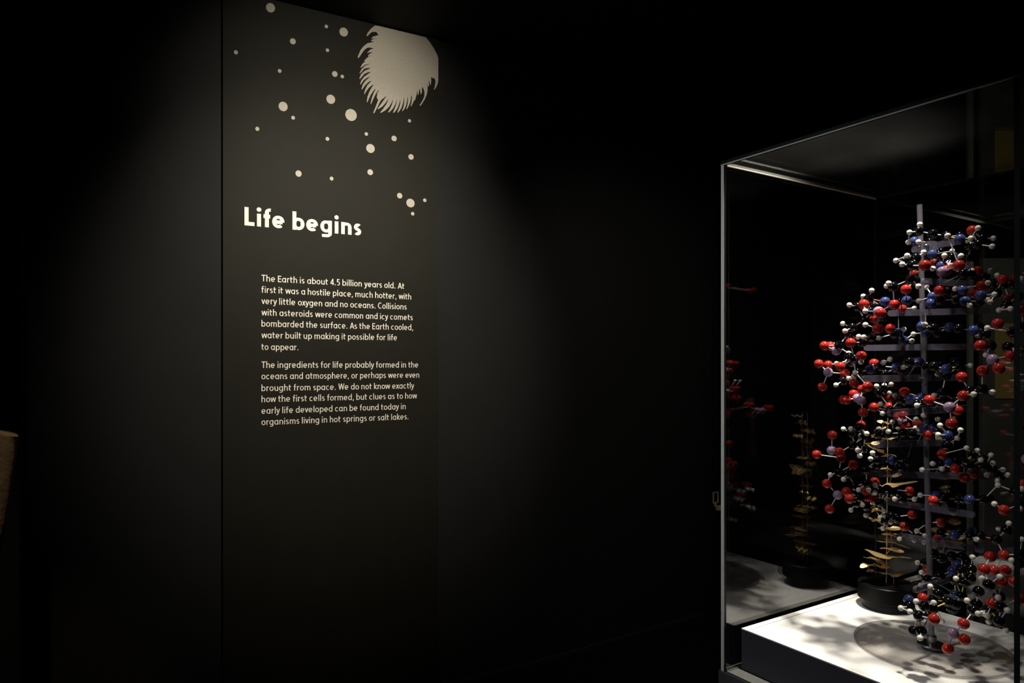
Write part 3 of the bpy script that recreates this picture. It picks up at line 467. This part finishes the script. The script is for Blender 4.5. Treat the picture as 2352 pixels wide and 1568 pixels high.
def on_mast(z): return Vector((0, 0, .012)).lerp(mtop, (z-.012)/(mtop.z-.012))
balls = {}
for k, (nm, r, m) in BALL.items():
    me = bpy.data.meshes.new(nm); bm = bmesh.new(); bmesh.ops.create_uvsphere(bm, u_segments=24, v_segments=14, radius=r)
    for f in bm.faces: f.smooth = True
    bm.to_mesh(me); bm.free(); me.materials.append(m); balls[k] = me
pos = []; typ = []
for e in ATOMS.split():
    k, x, y, z = e.split(','); p = Vector((int(x)/1e4, int(y)/1e4, int(z)/1e4))-O0
    typ.append(k); pos.append(p)
    o = bpy.data.objects.new(BALL[k][0], balls[k]); C.objects.link(o); o.parent = dna; o.location = p
rodme = {}
for k in ('rod', 'rodyellow', 'rodorange', 'rodblue'):
    me = bpy.data.meshes.new('bond_rod'); bm = bmesh.new(); bmesh.ops.create_cone(bm, cap_ends=True, segments=8, radius1=.0014, radius2=.0014, depth=1)
    bm.to_mesh(me); bm.free(); me.materials.append(M[k]); rodme[k] = me
rr = random.Random(8); rest = []; cnt = {'bond_rod': 0, 'short_bond_rod': 0}
allb = []
for e in BONDS.split():
    i, j = map(int, e.split('-')); allb.append((((pos[i]+pos[j])/2).y, i, j))
allb.sort()
for _, i, j in allb:
    a, b = pos[i], pos[j]; d = b-a; hh = 'H' in (typ[i], typ[j])
    k = 'rod'
    if not hh and {typ[i], typ[j]} <= {'C', 'N'}:
        x = rr.random(); k = 'rodyellow' if x < .22 else ('rodorange' if x < .36 else 'rod')
    elif 'P' in (typ[i], typ[j]) and rr.random() < .35: k = 'rodblue'
    nm = 'short_bond_rod' if hh else 'bond_rod'
    if cnt[nm] >= 295: rest.append((a, b)); continue
    cnt[nm] += 1
    o = bpy.data.objects.new(nm, rodme[k]); C.objects.link(o); o.parent = dna
    o.matrix_local = Matrix.Translation((a+b)/2) @ d.to_track_quat('Z', 'Y').to_matrix().to_4x4() @ Matrix.Diagonal((1, 1, d.length, 1))
# shelves: acrylic arms through the mast, one per layer: left column/depth, right column/depth, row at the mast
bm2 = bmesh.new()
ARMS = [(2096,1.73,2206,1.60,566),(2118,1.66,2248,1.72,648),(2038,1.70,2275,1.61,718),(1984,1.76,2252,1.62,797),(1979,1.60,2205,1.76,868),
        (2040,1.58,2230,1.78,942),(2008,1.66,2180,1.70,1018),(1996,1.70,2270,1.66,1091),(2008,1.78,2240,1.60,1166),(2060,1.76,2262,1.62,1248),(2100,1.60,2230,1.74,1330)]
for i, (xa, ya, xb, yb, py) in enumerate(ARMS):
    z = at(2130, py, 1.68).z
    a = Vector(((xa-CX)/F*ya, ya, z))-O0; b = Vector(((xb-CX)/F*yb, yb, z))-O0
    mz = on_mast(a.z); d = (b-a); L = d.length; h = .0075; tk = .004
    bm = bmesh.new(); n = 10; prof = []
    for k in range(n+1):
        t = -math.pi/2+math.pi*k/n; prof.append((L-h+h*math.cos(t), h*math.sin(t)))
    for k in range(n+1):
        t = math.pi/2+math.pi*k/n; prof.append((h+h*math.cos(t), h*math.sin(t)))
    f0 = [bm.verts.new((x, -tk, y)) for x, y in prof]; f1 = [bm.verts.new((x, tk, y)) for x, y in prof]
    bm.faces.new(f0); bm.faces.new(f1[::-1]); m = len(prof)
    for k in range(m): bm.faces.new((f0[k], f1[k], f1[(k+1) % m], f0[(k+1) % m]))
    bmesh.ops.recalc_face_normals(bm, faces=bm.faces)
    am = Matrix.Translation(a) @ Matrix.Rotation(math.atan2(d.y, d.x), 4, 'Z'); ar = bobj('acrylic_arm', bm, M['acrylic'], dna, am)
    # where the arm passes the mast, a clamp block with two bolts
    tt = max(.02, min(L-.02, (mz-a).dot(d.normalized())))
    pm = a+d.normalized()*tt
    if i == 0:
        bm = bmesh.new(); box(bm, tt-.016, tt+.016, -.010, .010, -.012, .012, .001)
        cb = bobj('clamp', bm, M['mast'], dna, am)
        for q in (-.010, .010):
            bm = bmesh.new(); cyl(bm, (tt+q, -.016, 0), (tt+q, .010, 0), .0042, 12); bmesh.ops.create_uvsphere(bm, u_segments=12, v_segments=8, radius=.0045, matrix=Matrix.Translation((tt+q, -.016, 0)))
            bobj('bolt', bm, M['steel'], cb)
    else:
        off = (mz-pm); 
        if off.length > .004: cyl(bm2, mz, pm, .0022, 8)
    # pegs from the arm to the nearest balls of its layer
    near = sorted(range(len(pos)), key=lambda q: (pos[q]-pm).length)[:60]; used = 0
    for q in near:
        if typ[q] == 'H' or used >= 4: continue
        w_ = pos[q]-a; s_ = max(.01, min(L-.01, w_.dot(d.normalized()))); foot = a+d.normalized()*s_
        if .012 < (pos[q]-foot).length < .05: cyl(bm2, foot, pos[q], .0012, 6); used += 1
o = bobj('support_pins', bm2, M['mast'], dna); tag(o, kind='stuff')
if rest:
    bm = bmesh.new()
    for a, b in rest: cyl(bm, a, b, .0014, 8)
    o = bobj('hidden_bond_rods', bm, M['rod'], dna); tag(o, kind='stuff')

# ---------------------------------------------------------------- things behind the case and at the left edge
M['yellow'] = mat('ochre_board', (.27, .20, .06), .7, noise=.1, nscale=30, spec=.1)
M['greyboard'] = mat('olive_grey_board', (.070, .072, .062), .75, noise=.2, nscale=12, spec=.1)
M['olive'] = mat('olive_metal_post', (.15, .16, .12), .5, noise=.15, nscale=30)
M['stone'] = mat('mottled_stone', (.20, .135, .085), .85, noise=.5, nscale=22, bump=1, bscale=60, spec=.1)
M['ink'] = mat('brown_ink', (.16, .11, .03), .8)
Yb = 3.6
def q3(px, py, Y=Yb): return at(px, py, Y)
a = q3(2262, 592); b = q3(2420, 1560)
post_z = 0
gb = empty('information_board', loc=((a.x+b.x)/2, Yb+.03, 0)); tag(gb, 'dim olive-grey information board with an ochre strip behind the case', 'board')
x0 = a.x-gb.location.x; x1 = b.x-gb.location.x; ztop = a.z
bm = bmesh.new(); box(bm, x0, x1, -.02, .02, .0, ztop, .002); bobj('board', bm, M['greyboard'], gb)
a = q3(2287, 742); b = q3(2336, 915)
bm = bmesh.new(); box(bm, a.x-gb.location.x, b.x-gb.location.x, -.026, -.0205, b.z, a.z); ys = bobj('ochre_strip', bm, M['yellow'], gb)
for k in range(7):
    c = q3(2294, 829+k*3.4); e = q3(2328-(k % 3)*5, 829+k*3.4)
    bm = bmesh.new(); box(bm, c.x-gb.location.x, e.x-gb.location.x, -.0265, -.0262, c.z-.0012, c.z+.0012); bobj('text_rule', bm, M['ink'], ys)
c0 = q3(2226, 600, 3.2)
po = slab('support_post', None, c0.x, c0.x+.022, 3.2, 3.222, 0, 1.967, M['olive'], bevel=.003)
tag(po, 'slim olive metal post seen through the case behind the model', 'post')
spot('board_spotlight', (1.9, 1.9, 2.93), (2.65, 3.6, 1.6), 20, (1, .95, .82), 50, 1.0, .05)
# left edge
tc45 = along(K0-Vector((-DL.y, DL.x, 0))*.22, DL, 45)
lc = slab('dark_cabinet', WL, tc45-1.2, tc45, -.22, .0, .0, 2.6, M['black'], bevel=.003); tag(lc, 'black display cabinet at the far left edge of the picture', 'cabinet')
bm = bmesh.new(); rnd = random.Random(4); rings = []
ys_ = [(994, 27), (1003, 26), (1040, 23), (1090, 17), (1140, 10), (1180, 4), (1230, -6), (1290, -20)]
for py, pxr in ys_:
    p = at(pxr, py, 1.93); z = p.z; ring = []; wd = .095+.01*rnd.random()
    for k in range(14):
        aa = math.tau*k/14
        ring.append(bm.verts.new((p.x-wd/2+wd/2*math.cos(aa)*(1+.04*rnd.uniform(-1, 1)), 1.955+.022*math.sin(aa), z+.003*rnd.uniform(-1, 1)-(.012*math.cos(aa) if py < 1000 else 0))))
    rings.append(ring)
for r0, r1 in zip(rings, rings[1:]):
    for k in range(14): bm.faces.new((r0[k], r0[(k+1) % 14], r1[(k+1) % 14], r1[k]))
bm.faces.new(rings[0][::-1]); bm.faces.new(rings[-1]); bmesh.ops.recalc_face_normals(bm, faces=bm.faces)
cen = sum((v.co for v in bm.verts), Vector())/len(bm.verts)
o = bobj('stone_slab', bm, M['stone'], smooth=True); tag(o, 'mottled brown tapering stone hung on the cabinet at the far left edge', 'stone')
spot('stone_spotlight', (-1.35, 1.2, 2.9), (cen.x, 1.93, 1.3), 42, (1, .85, .6), 18, .8, .03)
